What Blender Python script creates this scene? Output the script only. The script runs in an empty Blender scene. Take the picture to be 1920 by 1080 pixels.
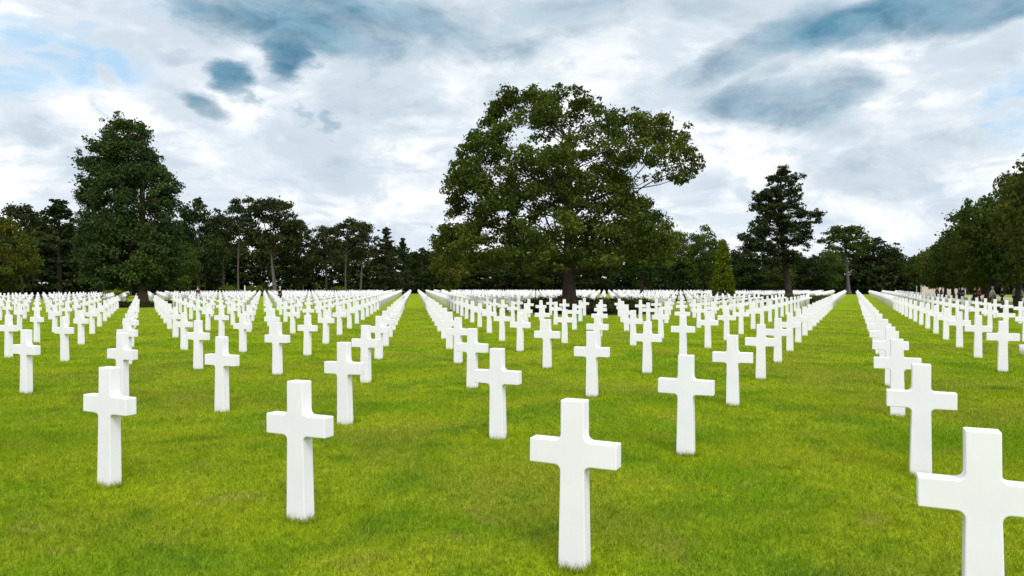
import bpy, bmesh, math, random
import numpy as np
from mathutils import Vector, Matrix

R = math.radians
random.seed(7)
rng = np.random.default_rng(11)
scene = bpy.context.scene
COL = scene.collection

# ------------------------------------------------------------------ camera geometry
F = 1365.0            # focal length in units of a 1920 wide frame
HOR = 537.0           # image row of the horizon
EYE = 1.8             # height of the camera
PHI = 0.4392          # the rows of graves run at this angle across the view
CA, SA = math.cos(PHI), math.sin(PHI)
GX, GY, STEP, GAP = 0.394, 4.6577, 2.2252, 3.4495


def at(px, d):        # world X of something seen at image column px, d metres ahead
    return (px - 960.0) / F * d


def zat(py, d):       # world Z of something seen at image row py, d metres ahead
    return EYE + (HOR - py) / F * d


# ------------------------------------------------------------------ helpers
def link(o, parent=None):
    COL.objects.link(o)
    if parent is not None:
        o.parent = parent
    return o


def tag(o, label=None, cat=None, group=None, kind=None):
    if label: o['label'] = label
    if cat: o['category'] = cat
    if group: o['group'] = group
    if kind: o['kind'] = kind
    return o


def empty(name, loc, rz=0.0, scale=1.0):
    o = bpy.data.objects.new(name, None)
    o.empty_display_size = 0.3
    o.location = loc
    o.rotation_euler = (0, 0, rz)
    o.scale = (scale, scale, scale) if not isinstance(scale, tuple) else scale
    return link(o)


def np_mesh(name, verts, faces, mat=None, smooth=False):
    """verts (N,3), faces (M,k) with a fixed k"""
    verts = np.asarray(verts, dtype=np.float32)
    faces = np.asarray(faces, dtype=np.int32)
    me = bpy.data.meshes.new(name)
    n, k = faces.shape
    me.vertices.add(len(verts))
    me.vertices.foreach_set('co', verts.ravel())
    me.loops.add(n * k)
    me.loops.foreach_set('vertex_index', faces.ravel())
    me.polygons.add(n)
    me.polygons.foreach_set('loop_start', np.arange(0, n * k, k, dtype=np.int32))
    try:
        me.polygons.foreach_set('loop_total', np.full(n, k, dtype=np.int32))
    except Exception:
        pass
    if smooth:
        me.polygons.foreach_set('use_smooth', np.ones(n, dtype=bool))
    me.update(calc_edges=True)
    if mat: me.materials.append(mat)
    return me


def mobj(name, me, parent=None):
    return link(bpy.data.objects.new(name, me), parent)


# ------------------------------------------------------------------ materials
def new_mat(name):
    m = bpy.data.materials.new(name)
    m.use_nodes = True
    nt = m.node_tree
    for n in list(nt.nodes):
        nt.nodes.remove(n)
    out = nt.nodes.new('ShaderNodeOutputMaterial')
    return m, nt, out


def N(nt, typ, **kw):
    n = nt.nodes.new(typ)
    for k, v in kw.items():
        setattr(n, k, v)
    return n


def setin(nt, sock, v):
    if isinstance(v, bpy.types.NodeSocket):
        nt.links.new(v, sock)
    else:
        sock.default_value = v


def math_(nt, op, a, b=None, c=None, clamp=False):
    n = N(nt, 'ShaderNodeMath', operation=op)
    n.use_clamp = clamp
    for i, v in enumerate((a, b, c)):
        if v is not None:
            setin(nt, n.inputs[i], v)
    return n.outputs[0]


def mixc(nt, fac, a, b, mode='MIX'):
    n = N(nt, 'ShaderNodeMix', data_type='RGBA', blend_type=mode)
    setin(nt, n.inputs[0], fac)
    for i, v in ((6, a), (7, b)):
        if not isinstance(v, bpy.types.NodeSocket):
            v = tuple(v) + ((1.0,) if len(v) == 3 else ())
        setin(nt, n.inputs[i], v)
    return n.outputs[2]


def noise(nt, vec, scale, detail=3.0, rough=0.5, dist=0.0):
    n = N(nt, 'ShaderNodeTexNoise')
    nt.links.new(vec, n.inputs['Vector'])
    n.inputs['Scale'].default_value = scale
    n.inputs['Detail'].default_value = detail
    n.inputs['Roughness'].default_value = rough
    n.inputs['Distortion'].default_value = dist
    return n.outputs['Fac']


def remap(nt, v, a, b, c=0.0, d=1.0, smooth=True):
    n = N(nt, 'ShaderNodeMapRange')
    n.interpolation_type = 'SMOOTHSTEP' if smooth else 'LINEAR'
    nt.links.new(v, n.inputs[0])
    for i, x in zip((1, 2, 3, 4), (a, b, c, d)):
        n.inputs[i].default_value = x
    return n.outputs[0]


def foliage(name, c1, c2, c3=None, trans=0.3, scale=0.5):
    m, nt, out = new_mat(name)
    g = N(nt, 'ShaderNodeNewGeometry')
    rnd = g.outputs['Random Per Island']
    col = mixc(nt, rnd, c1, c2)
    if c3:
        nz = noise(nt, g.outputs['Position'], scale, 2.0)
        col = mixc(nt, remap(nt, nz, 0.45, 0.68, 0.0, 0.8), col, c3)
    d = N(nt, 'ShaderNodeBsdfDiffuse')
    t = N(nt, 'ShaderNodeBsdfTranslucent')
    nt.links.new(col, d.inputs[0])
    nt.links.new(col, t.inputs[0])
    mx = N(nt, 'ShaderNodeMixShader')
    mx.inputs[0].default_value = trans
    nt.links.new(d.outputs[0], mx.inputs[1])
    nt.links.new(t.outputs[0], mx.inputs[2])
    nt.links.new(mx.outputs[0], out.inputs[0])
    return m


def plain(name, c1, c2=None, scale=6.0, rough=0.8, bump=0.0):
    m, nt, out = new_mat(name)
    b = N(nt, 'ShaderNodeBsdfPrincipled')
    b.inputs['Roughness'].default_value = rough
    b.inputs['Specular IOR Level'].default_value = 0.25
    tc = N(nt, 'ShaderNodeTexCoord')
    nz = noise(nt, tc.outputs['Object'], scale, 5.0, 0.6)
    c2 = c2 or tuple(x * 0.8 for x in c1)
    nt.links.new(mixc(nt, nz, c2, c1), b.inputs['Base Color'])
    if bump:
        bp = N(nt, 'ShaderNodeBump')
        bp.inputs['Strength'].default_value = bump
        nt.links.new(nz, bp.inputs['Height'])
        nt.links.new(bp.outputs[0], b.inputs['Normal'])
    nt.links.new(b.outputs[0], out.inputs[0])
    return m


def marble():
    m, nt, out = new_mat('white marble')
    b = N(nt, 'ShaderNodeBsdfPrincipled')
    b.inputs['Roughness'].default_value = 0.55
    b.inputs['Specular IOR Level'].default_value = 0.3
    g = N(nt, 'ShaderNodeNewGeometry')
    pos = g.outputs['Position']
    big = noise(nt, pos, 3.0, 6.0, 0.6, 0.6)
    fine = noise(nt, pos, 45.0, 4.0, 0.6)
    col = mixc(nt, remap(nt, big, 0.3, 0.75), (0.775, 0.75, 0.79), (0.73, 0.71, 0.75))
    col = mixc(nt, remap(nt, fine, 0.55, 0.85, 0.0, 0.12), col, (0.66, 0.67, 0.69))
    mp = N(nt, 'ShaderNodeMapping'); nt.links.new(pos, mp.inputs['Vector']); mp.inputs['Scale'].default_value = (1.0, 1.0, 0.12)
    streak = noise(nt, mp.outputs[0], 28.0, 4.0, 0.6)
    col = mixc(nt, remap(nt, streak, 0.52, 0.80, 0.0, 0.20), col, (0.63, 0.63, 0.62))
    # splashed soil and a little algae on the lowest few centimetres
    sep = N(nt, 'ShaderNodeSeparateXYZ')
    nt.links.new(pos, sep.inputs[0])
    zz = math_(nt, 'ADD', sep.outputs[2], math_(nt, 'MULTIPLY', noise(nt, pos, 14.0, 4.0), 0.10))
    low = remap(nt, zz, 0.05, 0.14, 0.45, 0.0)
    col = mixc(nt, low, col, (0.46, 0.47, 0.38))
    nt.links.new(col, b.inputs['Base Color'])
    bp = N(nt, 'ShaderNodeBump')
    bp.inputs['Strength'].default_value = 0.008
    bp.inputs['Distance'].default_value = 0.004
    nt.links.new(fine, bp.inputs['Height'])
    nt.links.new(bp.outputs[0], b.inputs['Normal'])
    nt.links.new(b.outputs[0], out.inputs[0])
    return m


GRASS_GAIN = 1.0


def grass_colour(nt, pos):
    """turf colour from the place in the lawn: lush, yellowish and worn patches"""
    n1 = noise(nt, pos, 0.42, 4.0, 0.6, 0.4)
    n2 = noise(nt, pos, 1.5, 5.0, 0.65, 0.3)
    n3 = noise(nt, pos, 7.0, 4.0, 0.65)
    n4 = noise(nt, pos, 26.0, 3.0, 0.6)
    n5 = noise(nt, pos, 0.22, 4.0, 0.55, 0.4)
    n6 = noise(nt, pos, 0.75, 4.0, 0.6, 0.5)
    c = mixc(nt, remap(nt, n1, 0.38, 0.62), (0.225, 0.365, 0.014), (0.410, 0.470, 0.022))
    c = mixc(nt, remap(nt, n5, 0.49, 0.60, 0.0, 0.60), c, (0.340, 0.330, 0.045))
    c = mixc(nt, remap(nt, n6, 0.54, 0.66, 0.0, 0.65), c, (0.110, 0.250, 0.020))
    c = mixc(nt, remap(nt, n2, 0.54, 0.70, 0.0, 0.70), c, (0.105, 0.225, 0.016))
    c = mixc(nt, remap(nt, n2, 0.45, 0.29, 0.0, 0.80), c, (0.390, 0.350, 0.070))
    # the turf is brighter where the mower cannot reach, round the foot of each stone
    vs = N(nt, 'ShaderNodeVectorMath', operation='SUBTRACT'); nt.links.new(pos, vs.inputs[0]); vs.inputs[1].default_value = (GX, GY, 0)
    lat = []
    for vec, step in ((( -CA, SA, 0), STEP), ((SA, CA, 0), GAP)):
        d = N(nt, 'ShaderNodeVectorMath', operation='DOT_PRODUCT'); nt.links.new(vs.outputs[0], d.inputs[0]); d.inputs[1].default_value = vec
        t = math_(nt, 'ADD', math_(nt, 'DIVIDE', d.outputs['Value'], step), 0.5)
        lat.append(math_(nt, 'MULTIPLY', math_(nt, 'SUBTRACT', math_(nt, 'FRACT', t), 0.5), step))
    r2 = math_(nt, 'SQRT', math_(nt, 'ADD', math_(nt, 'MULTIPLY', lat[0], lat[0]), math_(nt, 'MULTIPLY', lat[1], lat[1])))
    r2 = math_(nt, 'ADD', r2, math_(nt, 'MULTIPLY', math_(nt, 'SUBTRACT', n2, 0.5), 1.1))
    c = mixc(nt, remap(nt, r2, 0.75, 0.15, 0.0, 0.75), c, (0.400, 0.500, 0.014))
    c = mixc(nt, remap(nt, n3, 0.48, 0.70, 0.0, 0.55), c, (0.085, 0.150, 0.010))
    c = mixc(nt, remap(nt, n4, 0.46, 0.66, 0.0, 0.50), c, (0.065, 0.115, 0.007))
    return c


def lawn_mat():
    m, nt, out = new_mat('mown lawn')
    b = N(nt, 'ShaderNodeBsdfDiffuse')
    g = N(nt, 'ShaderNodeNewGeometry')
    pos = g.outputs['Position']
    c = grass_colour(nt, pos)
    fine = noise(nt, pos, 60.0, 3.0, 0.7)
    c = mixc(nt, remap(nt, fine, 0.3, 0.7, 0.15, 0.6), c, (0.07, 0.12, 0.003))  # darkened overall: shade between the blades put into the ground colour
    nt.links.new(c, b.inputs[0])
    bp = N(nt, 'ShaderNodeBump')
    bp.inputs['Strength'].default_value = 0.5
    bp.inputs['Distance'].default_value = 0.03
    nt.links.new(fine, bp.inputs['Height'])
    nt.links.new(bp.outputs[0], b.inputs['Normal'])
    nt.links.new(b.outputs[0], out.inputs[0])
    return m


def blade_mat():
    m, nt, out = new_mat('grass blades')
    g = N(nt, 'ShaderNodeNewGeometry')
    c = grass_colour(nt, g.outputs['Position'])
    rnd = g.outputs['Random Per Island']
    c = mixc(nt, remap(nt, rnd, 0.0, 1.0, 0.0, 0.75, False), c, (0.10, 0.16, 0.004))
    c = mixc(nt, remap(nt, rnd, 0.86, 1.0, 0.0, 0.7), c, (0.46, 0.48, 0.07))
    d = N(nt, 'ShaderNodeBsdfDiffuse')
    t = N(nt, 'ShaderNodeBsdfTranslucent')
    nt.links.new(c, d.inputs[0]); nt.links.new(c, t.inputs[0])
    mx = N(nt, 'ShaderNodeMixShader')
    mx.inputs[0].default_value = 0.35
    nt.links.new(d.outputs[0], mx.inputs[1]); nt.links.new(t.outputs[0], mx.inputs[2])
    nt.links.new(mx.outputs[0], out.inputs[0])
    return m


M = {}
M['marble'] = marble()
M['lawn'] = lawn_mat()
M['blade'] = blade_mat()
M['bark'] = plain('oak bark', (0.075, 0.055, 0.042), (0.03, 0.022, 0.017), 3.0, 0.95, 0.6)
M['bark_red'] = plain('reddish bark', (0.12, 0.072, 0.05), (0.05, 0.03, 0.022), 3.0, 0.95, 0.6)
M['bark_pale'] = plain('pale pine bark', (0.13, 0.115, 0.10), (0.055, 0.047, 0.04), 1.5, 0.95, 0.5)
M['bark_dark'] = plain('dark bark', (0.05, 0.04, 0.033), (0.02, 0.016, 0.013), 2.0, 0.95, 0.5)
M['oak'] = foliage('oak leaves', (0.036, 0.056, 0.011), (0.082, 0.112, 0.020), (0.110, 0.132, 0.022), 0.3, 0.35)
M['dense'] = foliage('dark glossy leaves', (0.026, 0.046, 0.017), (0.054, 0.084, 0.026), (0.070, 0.102, 0.022), 0.25, 0.3)
M['pine'] = foliage('pine needles', (0.020, 0.033, 0.014), (0.042, 0.060, 0.022), (0.050, 0.064, 0.022), 0.15, 0.3)
M['pine_brown'] = foliage('brownish pine needles', (0.024, 0.033, 0.014), (0.052, 0.066, 0.024), (0.064, 0.062, 0.024), 0.15, 0.25)
M['olive'] = foliage('olive green leaves', (0.045, 0.062, 0.010), (0.095, 0.115, 0.018), (0.13, 0.125, 0.016), 0.3, 0.3)
M['broad'] = foliage('mid green leaves', (0.032, 0.056, 0.013), (0.070, 0.104, 0.022), (0.085, 0.112, 0.022), 0.28, 0.25)
M['avenue'] = foliage('brown green leaves', (0.040, 0.058, 0.013), (0.082, 0.102, 0.022), (0.100, 0.100, 0.022), 0.28, 0.3)
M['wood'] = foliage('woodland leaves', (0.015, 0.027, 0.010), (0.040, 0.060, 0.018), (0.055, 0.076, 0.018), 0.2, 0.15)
M['yew'] = foliage('golden yew', (0.085, 0.125, 0.010), (0.165, 0.205, 0.016), (0.125, 0.16, 0.014), 0.2, 0.8)
M['shrub'] = foliage('dark shrub leaves', (0.022, 0.038, 0.012), (0.055, 0.072, 0.018), (0.10, 0.055, 0.022), 0.2, 0.8)
M['shrub_olive'] = foliage('clipped shrub leaves', (0.05, 0.058, 0.014), (0.11, 0.105, 0.026), None, 0.2)
M['bush'] = foliage('yellow green shrub leaves', (0.10, 0.15, 0.015), (0.20, 0.26, 0.03), None, 0.3)
M['soil'] = plain('bed soil', (0.035, 0.026, 0.019), (0.015, 0.011, 0.008), 4.0, 1.0, 0.5)
M['gravel'] = plain('pinkish gravel', (0.42, 0.33, 0.27), (0.30, 0.24, 0.20), 9.0, 1.0, 0.3)
M['stone'] = plain('pale pink stone', (0.62, 0.50, 0.44), (0.48, 0.39, 0.35), 2.0, 0.9, 0.2)
M['post'] = plain('white painted wood', (0.75, 0.75, 0.72), (0.62, 0.62, 0.58), 5.0, 0.7)

# ------------------------------------------------------------------ the lawn
XMIN, YMAX = -1500.0, 2600.0


def ground_sheet():
    xs = np.concatenate([[-1500, -400, -200], np.linspace(-140, 140, 57), [200, 400, 1500]])
    ys = np.concatenate([[-300, -60, -20], np.linspace(-10, 240, 51), [320, 600, 2600]])
    gx, gy = np.meshgrid(xs, ys)
    gz = np.zeros_like(gx)
    v = np.stack([gx, gy, gz], -1).reshape(-1, 3)
    w, h = len(xs), len(ys)
    idx = np.arange(w * h).reshape(h, w)
    f = np.stack([idx[:-1, :-1], idx[:-1, 1:], idx[1:, 1:], idx[1:, :-1]], -1).reshape(-1, 4)
    o = mobj('lawn_ground', np_mesh('lawn_ground', v, f, M['lawn']))
    tag(o, kind='structure')


ground_sheet()


def wood_floor():
    inner = [(-66, 40), (-84, 84), (-74, 112), (-72, 160), (-22, 182), (34, 181), (74, 164), (112, 150), (150, 60)]
    outer = [(-400, 40), (-400, 90), (-400, 160), (-300, 420), (-40, 600), (60, 600), (220, 480), (420, 330), (420, 60)]
    n = len(inner)
    v = [(x, y, 0.004) for x, y in inner + outer]
    f = [(k + 1, k, n + k, n + k + 1) for k in range(n - 1)]
    o = mobj('woodland_floor', np_mesh('woodland_floor', v, f, M['soil']))
    tag(o, kind='structure')


wood_floor()

# ------------------------------------------------------------------ grass blades
ROW = np.array([-CA, SA]) * STEP       # along a row, to the left and away
BACK = np.array([SA, CA]) * GAP        # from one row to the next one behind


def grave(i, j):
    return np.array([GX, GY]) + i * BACK + j * ROW


def blades(y0, y1, dens, h0, h1, w):
    half = lambda y: 0.74 * y + 2.0
    area = (half(y0) + half(y1)) * (y1 - y0)
    n = int(area * dens)
    y = np.sqrt(rng.random(n) * (y1 ** 2 - y0 ** 2) + y0 ** 2)
    x = (rng.random(n) * 2 - 1) * half(y)
    return tuft(x, y, h0, h1, w)


def tuft(x, y, h0, h1, w):
    n = len(x)
    a = rng.random(n) * 2 * np.pi
    b = rng.random(n) * 2 * np.pi
    h = h0 + (h1 - h0) * rng.random(n) ** 1.5
    lean = h * (0.25 + 0.75 * rng.random(n))
    ww = w * (0.7 + 0.6 * rng.random(n))
    c, s = np.cos(a) * ww / 2, np.sin(a) * ww / 2
    p = np.empty((n, 3, 3), np.float32)
    p[:, 0] = np.stack([x - c, y - s, np.full(n, -0.004)], -1)
    p[:, 1] = np.stack([x + c, y + s, np.full(n, -0.004)], -1)
    p[:, 2] = np.stack([x + np.cos(b) * lean, y + np.sin(b) * lean, h], -1)
    return p.reshape(-1, 3)


def make_grass():
    parts = [blades(a, b, dn, 0.020, hh, ww) for a, b, dn, hh, ww in (
        (3.0, 6.0, 5200, 0.056, 0.0065), (6.0, 9.0, 3900, 0.056, 0.0075), (9.0, 12.5, 2200, 0.056, 0.0095), (12.5, 17, 1200, 0.054, 0.012),
        (17, 23, 620, 0.052, 0.016), (23, 31, 300, 0.050, 0.021), (31, 42, 130, 0.046, 0.028), (42, 56, 45, 0.040, 0.036))]
    for i in range(0, 5):                       # uncut tufts round the feet of the stones
        for j in range(-2, 7):
            p = grave(i, j)
            if p[1] < 3 or p[1] > 20: continue
            n = 420
            t = rng.random(n) * 4
            side = t.astype(int)
            u = (t - side) * 2 - 1
            off = 0.008 + 0.05 * rng.random(n) ** 2
            lx = np.where(side % 2 == 0, u * 0.11, np.where(side == 1, 1, -1) * (0.088 + off))
            ly = np.where(side % 2 == 0, np.where(side == 0, 1, -1) * (0.060 + off), u * 0.08)
            x = p[0] + lx * CA + ly * SA
            y = p[1] - lx * SA + ly * CA
            parts.append(tuft(x, y, 0.03, 0.085, 0.006))
    v = np.concatenate(parts)
    f = np.arange(len(v)).reshape(-1, 3)
    o = mobj('grass', np_mesh('grass', v, f, M['blade']))
    tag(o, 'short green grass of the mown lawn between the crosses', 'grass', kind='stuff')


make_grass()

# ------------------------------------------------------------------ the crosses
HGT = 1.07


def cross_outline(nf=4):
    """half outline on +x, from the ground up; returns a closed polygon (x, z)"""
    a0, a1 = 0.655, 0.812        # underside and top of the arms
    wb, ws, wt, wa = 0.094, 0.081, 0.079, 0.292
    r = 0.038 if nf else 0.0
    pts = [(wb, -0.12)]
    if nf:
        for k in range(nf + 1):                       # fillet under the arm
            t = k / nf * math.pi / 2
            pts.append((ws + r - r * math.cos(t), a0 - r + r * math.sin(t)))
    else:
        pts.append((ws, a0))
    pts += [(wa, a0 + 0.001), (wa, a1 - 0.001)]
    if nf:
        for k in range(nf + 1):                       # fillet over the arm
            t = k / nf * math.pi / 2
            pts.append((wt + r - r * math.sin(t), a1 + r - r * math.cos(t)))
    else:
        pts.append((wt, a1))
    pts.append((wt, HGT))
    return pts + [(-x, z) for x, z in reversed(pts)]


def cross_mesh(nf, bev):
    pts = cross_outline(nf)
    bm = bmesh.new()
    th = lambda z: 0.058 - 0.006 * (z / HGT)
    fr = [bm.verts.new((x, -th(z), z)) for x, z in pts]
    bk = [bm.verts.new((x, th(z), z)) for x, z in pts]
    bm.faces.new(list(reversed(fr)))
    bm.faces.new(bk)
    n = len(pts)
    for i in range(n):
        bm.faces.new((fr[i], fr[(i + 1) % n], bk[(i + 1) % n], bk[i]))
    bm.normal_update()
    bmesh.ops.recalc_face_normals(bm, faces=bm.faces)
    if bev:
        es = [e for e in bm.edges if e.calc_face_angle(0) > R(50)]
        bmesh.ops.bevel(bm, geom=es, offset=bev, segments=2, profile=0.5, affect='EDGES')
    me = bpy.data.meshes.new('grave_cross')
    bm.to_mesh(me)
    bm.free()
    me.materials.append(M['marble'])
    return me


# beds (centre x, centre y, half width, half depth) that interrupt the rows
BEDS = {'oak': (5.4, 51.0, 4.9, 5.6), 'left': (at(258, 64.5), 64.5, 3.2, 3.6),
        'pine': (at(1480, 76), 75.5, 4.0, 5.2), 'yew': (at(1345, 88), 88.0, 6.5, 4.5)}

FIELD = [(-13, -8), (14, -8), (19.5, 20), (76, 140), (66, 158), (-20, 176), (-56, 158), (-60, 118), (-62, 92), (-72, 84), (-70, 60)]


def inside(p, poly):
    x, y = p
    c = False
    for k in range(len(poly)):
        x1, y1 = poly[k]; x2, y2 = poly[k - 1]
        if (y1 > y) != (y2 > y) and x < (x2 - x1) * (y - y1) / (y2 - y1) + x1:
            c = not c
    return c


# small offsets (metres) of the nearest stones off the perfect grid
NUDGE = {(1, 1): (-0.01, -0.10), (1, 2): (-0.02, -0.13), (1, 3): (0.0, -0.14), (1, -1): (0.0, 0.07),
         (0, 2): (0.0, 0.03), (1, 5): (0.02, -0.25), (2, -1): (0.0, 0.13), (2, 0): (0.0, 0.08), (2, 3): (-0.02, -0.1)}

spots = []
for i in range(-3, 62):
    for j in range(-40, 90):
        p = grave(i, j)
        if not inside(p, FIELD): continue
        if p[1] < 1.5: continue
        if j < -5: continue
        if any(((p[0] - b[0]) / (b[2] + 0.5)) ** 2 + ((p[1] - b[1]) / (b[3] + 0.5)) ** 2 < 1 for b in BEDS.values()): continue
        if (i, j) in NUDGE: p = p + np.array(NUDGE[(i, j)])
        x = 960 + F * p[0] / p[1]
        hw = F * 0.30 / p[1]
        top = HOR + F * (EYE - HGT) / p[1]
        seen = x + hw > 4 and x - hw < 1916 and top < 1078
        spots.append((p[1], seen, i, j, p, x))
spots.sort(key=lambda s: s[0])
near = [s for s in spots if s[1]][:300]
nearset = {(s[2], s[3]) for s in near}
rest = [s for s in spots if (s[2], s[3]) not in nearset and s[0] > -1]

ORD = ['', 'first', 'second', 'third', 'fourth', 'fifth', 'sixth', 'seventh', 'eighth', 'ninth', 'tenth', 'eleventh',
       'twelfth', 'thirteenth', 'fourteenth', 'fifteenth', 'sixteenth', 'seventeenth', 'eighteenth', 'nineteenth', 'twentieth']


def ordn(k):
    if k <= 20: return ORD[k]
    tens = {2: 'twenty', 3: 'thirty', 4: 'forty', 5: 'fifty'}[k // 10]
    return (tens + '-' + ORD[k % 10]) if k % 10 else tens[:-1] + 'ieth'


OWN = {(0, -1): 'largest white marble cross, in the bottom right corner, cut off by the frame',
       (0, 0): 'white marble cross in front at the bottom, just right of the middle',
       (0, 1): 'white marble cross in front on the left with a shaded right flank',
       (0, 2): 'white marble cross at the far left of the foreground row, overlapping another behind it',
       (1, -1): 'white marble cross seen face on, standing right behind the cut off corner cross',
       (1, 0): 'white marble cross standing behind and right of the front middle cross',
       (1, 1): 'white marble cross left of the middle whose arm overlaps the long line behind it'}
by_row = {}
for s in near:
    by_row.setdefault(s[2], []).append(s)
labels = {}
rows_sorted = sorted(by_row)
for rk, i in enumerate(rows_sorted, 1):
    r = sorted(by_row[i], key=lambda s: s[3])
    for k, s in enumerate(r, 1):
        right = 'rightmost' if k == 1 else ordn(k) + ' from the right'
        labels[(i, s[3])] = OWN.get((i, s[3])) or 'white marble cross, %s in the %s slanting row from the front' % (right, ordn(rk))

cm = cross_mesh(4, 0.007)
cross0 = bpy.data.objects.new('grave_cross', cm)
for k, s in enumerate(near):
    o = cross0 if k == 0 else cross0.copy()
    link(o)
    o.location = (s[4][0] + random.gauss(0, 0.006), s[4][1] + random.gauss(0, 0.006), random.gauss(0, 0.006))
    o.rotation_euler = (random.gauss(0, R(0.35)), random.gauss(0, R(0.35)), -PHI + random.gauss(0, R(0.8)))
    tag(o, labels[(s[2], s[3])], 'grave cross', 'white marble crosses standing in slanting rows')


def far_crosses():
    tmpl = cross_mesh(0, 0)
    nv = len(tmpl.vertices)
    co = np.empty(nv * 3, np.float32); tmpl.vertices.foreach_get('co', co); co = co.reshape(-1, 3)
    bm = bmesh.new(); bm.from_mesh(tmpl); bmesh.ops.triangulate(bm, faces=bm.faces)
    tri = np.array([[v.index for v in f.verts] for f in bm.faces], np.int32); bm.free()
    V, Fs = [], []
    for k, s in enumerate(rest):
        a = -PHI + random.gauss(0, R(0.8))
        c, sn = math.cos(a), math.sin(a)
        p = co.copy()
        p[:, 0] = co[:, 0] * c - co[:, 1] * sn + s[4][0] + random.gauss(0, 0.012)
        p[:, 1] = co[:, 0] * sn + co[:, 1] * c + s[4][1] + random.gauss(0, 0.012)
        p[:, 2] += random.gauss(0, 0.012)
        V.append(p); Fs.append(tri + k * nv)
    o = mobj('grave_crosses', np_mesh('grave_crosses', np.concatenate(V), np.concatenate(Fs), M['marble']))
    tag(o, 'mass of distant white marble crosses filling the far lawn', 'grave crosses', kind='stuff')


far_crosses()

# ------------------------------------------------------------------ foliage and wood builders
def leaf_cards(cent, rad, count, size, flat=0.5, r_pow=0.42, keep=None):
    """leaf-sized rhombs spread through ellipsoidal clumps. cent (N,3), rad (N,3), count (N,)"""
    cent = np.asarray(cent, float); rad = np.asarray(rad, float); count = np.asarray(count, int)
    idx = np.repeat(np.arange(len(cent)), count)
    n = len(idx)
    d = rng.normal(size=(n, 3)); d /= np.linalg.norm(d, axis=1)[:, None]
    r = rng.random(n) ** r_pow * (0.85 + 0.3 * rng.random(n))
    r = r * np.where(rng.random(n) < 0.28, 1.0 + 0.7 * rng.random(n), 1.0)      # stray leaves soften each clump
    p = cent[idx] + d * rad[idx] * r[:, None]
    if keep is not None:
        k = keep(p)
        p, d = p[k], d[k]; n = len(p)
    nrm = rng.normal(size=(n, 3)) + d * 0.5 + np.array([0, 0, flat])
    nrm /= np.linalg.norm(nrm, axis=1)[:, None]
    t = np.cross(nrm, rng.normal(size=(n, 3))); t /= np.linalg.norm(t, axis=1)[:, None]
    b = np.cross(nrm, t)
    s = size * (0.55 + 0.9 * rng.random(n))[:, None]
    w = s * (0.45 + 0.3 * rng.random(n))[:, None]
    bend = nrm * s * 0.18
    v = np.stack([p - t * s * 0.5, p - b * w * 0.5 + bend, p + t * s * 0.5, p + b * w * 0.5 + bend], 1).reshape(-1, 3)
    return v


def cards_mesh(name, vlist, mat):
    v = np.concatenate(vlist)
    return np_mesh(name, v, np.arange(len(v)).reshape(-1, 4), mat)


class Wood:
    """tapered, gently crooked limbs collected into one mesh"""
    def __init__(self, sides=7):
        self.v, self.f, self.n, self.s = [], [], 0, sides

    def tube(self, pts, radii):
        pts = [np.asarray(p, float) for p in pts]
        s = self.s
        for k, p in enumerate(pts):
            d = pts[min(k + 1, len(pts) - 1)] - pts[max(k - 1, 0)]
            d /= (np.linalg.norm(d) + 1e-9)
            u = np.cross(d, [0.3, 1, 0.1] if abs(d[1]) < 0.9 else [1, 0, 0]); u /= np.linalg.norm(u)
            w = np.cross(d, u)
            for a in range(s):
                t = a / s * 2 * math.pi
                self.v.append(p + (u * math.cos(t) + w * math.sin(t)) * radii[k])
        for k in range(len(pts) - 1):
            for a in range(s):
                b = (a + 1) % s
                o = self.n + k * s
                self.f.append((o + a, o + b, o + s + b, o + s + a))
        self.n += len(pts) * s

    def limb(self, a, b, r0, r1, sag=0.0, crook=0.08, seg=6):
        a, b = np.asarray(a, float), np.asarray(b, float)
        L = np.linalg.norm(b - a)
        j1, j2 = rng.normal(size=3) * crook * L, rng.normal(size=3) * crook * L
        pts, rad = [], []
        for k in range(seg + 1):
            t = k / seg
            p = a + (b - a) * t + j1 * math.sin(math.pi * t) * 0.6 + j2 * math.sin(2 * math.pi * t) * 0.4
            p[2] += sag * L * math.sin(math.pi * t)
            pts.append(p); rad.append(r0 + (r1 - r0) * t ** 0.8)
        self.tube(pts, rad)
        return pts

    def mesh(self, name, mat):
        return np_mesh(name, self.v, self.f, mat, smooth=True)


def root_flare(w, base, r, top, r1, seg=9, bend=(0, 0)):
    pts, rad = [], []
    for k in range(seg + 1):
        t = k / seg
        p = np.array([base[0] + (top[0] - base[0]) * t + bend[0] * math.sin(math.pi * t),
                      base[1] + (top[1] - base[1]) * t + bend[1] * math.sin(math.pi * t),
                      base[2] - 0.15 + (top[2] - base[2] + 0.15) * t])
        pts.append(p)
        rad.append(r1 + (r - r1) * (1 - t) ** 0.7 + r * 0.55 * max(0, 1 - t * 6) ** 2)
    w.tube(pts, rad)
    return pts


def inset(poly, p):
    """distance of p to the outline (2-D)"""
    d = 1e9
    for k in range(len(poly)):
        a = np.array(poly[k - 1]); b = np.array(poly[k])
        t = np.clip(np.dot(p - a, b - a) / (np.dot(b - a, b - a) + 1e-9), 0, 1)
        d = min(d, np.linalg.norm(p - a - (b - a) * t))
    return d


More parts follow.
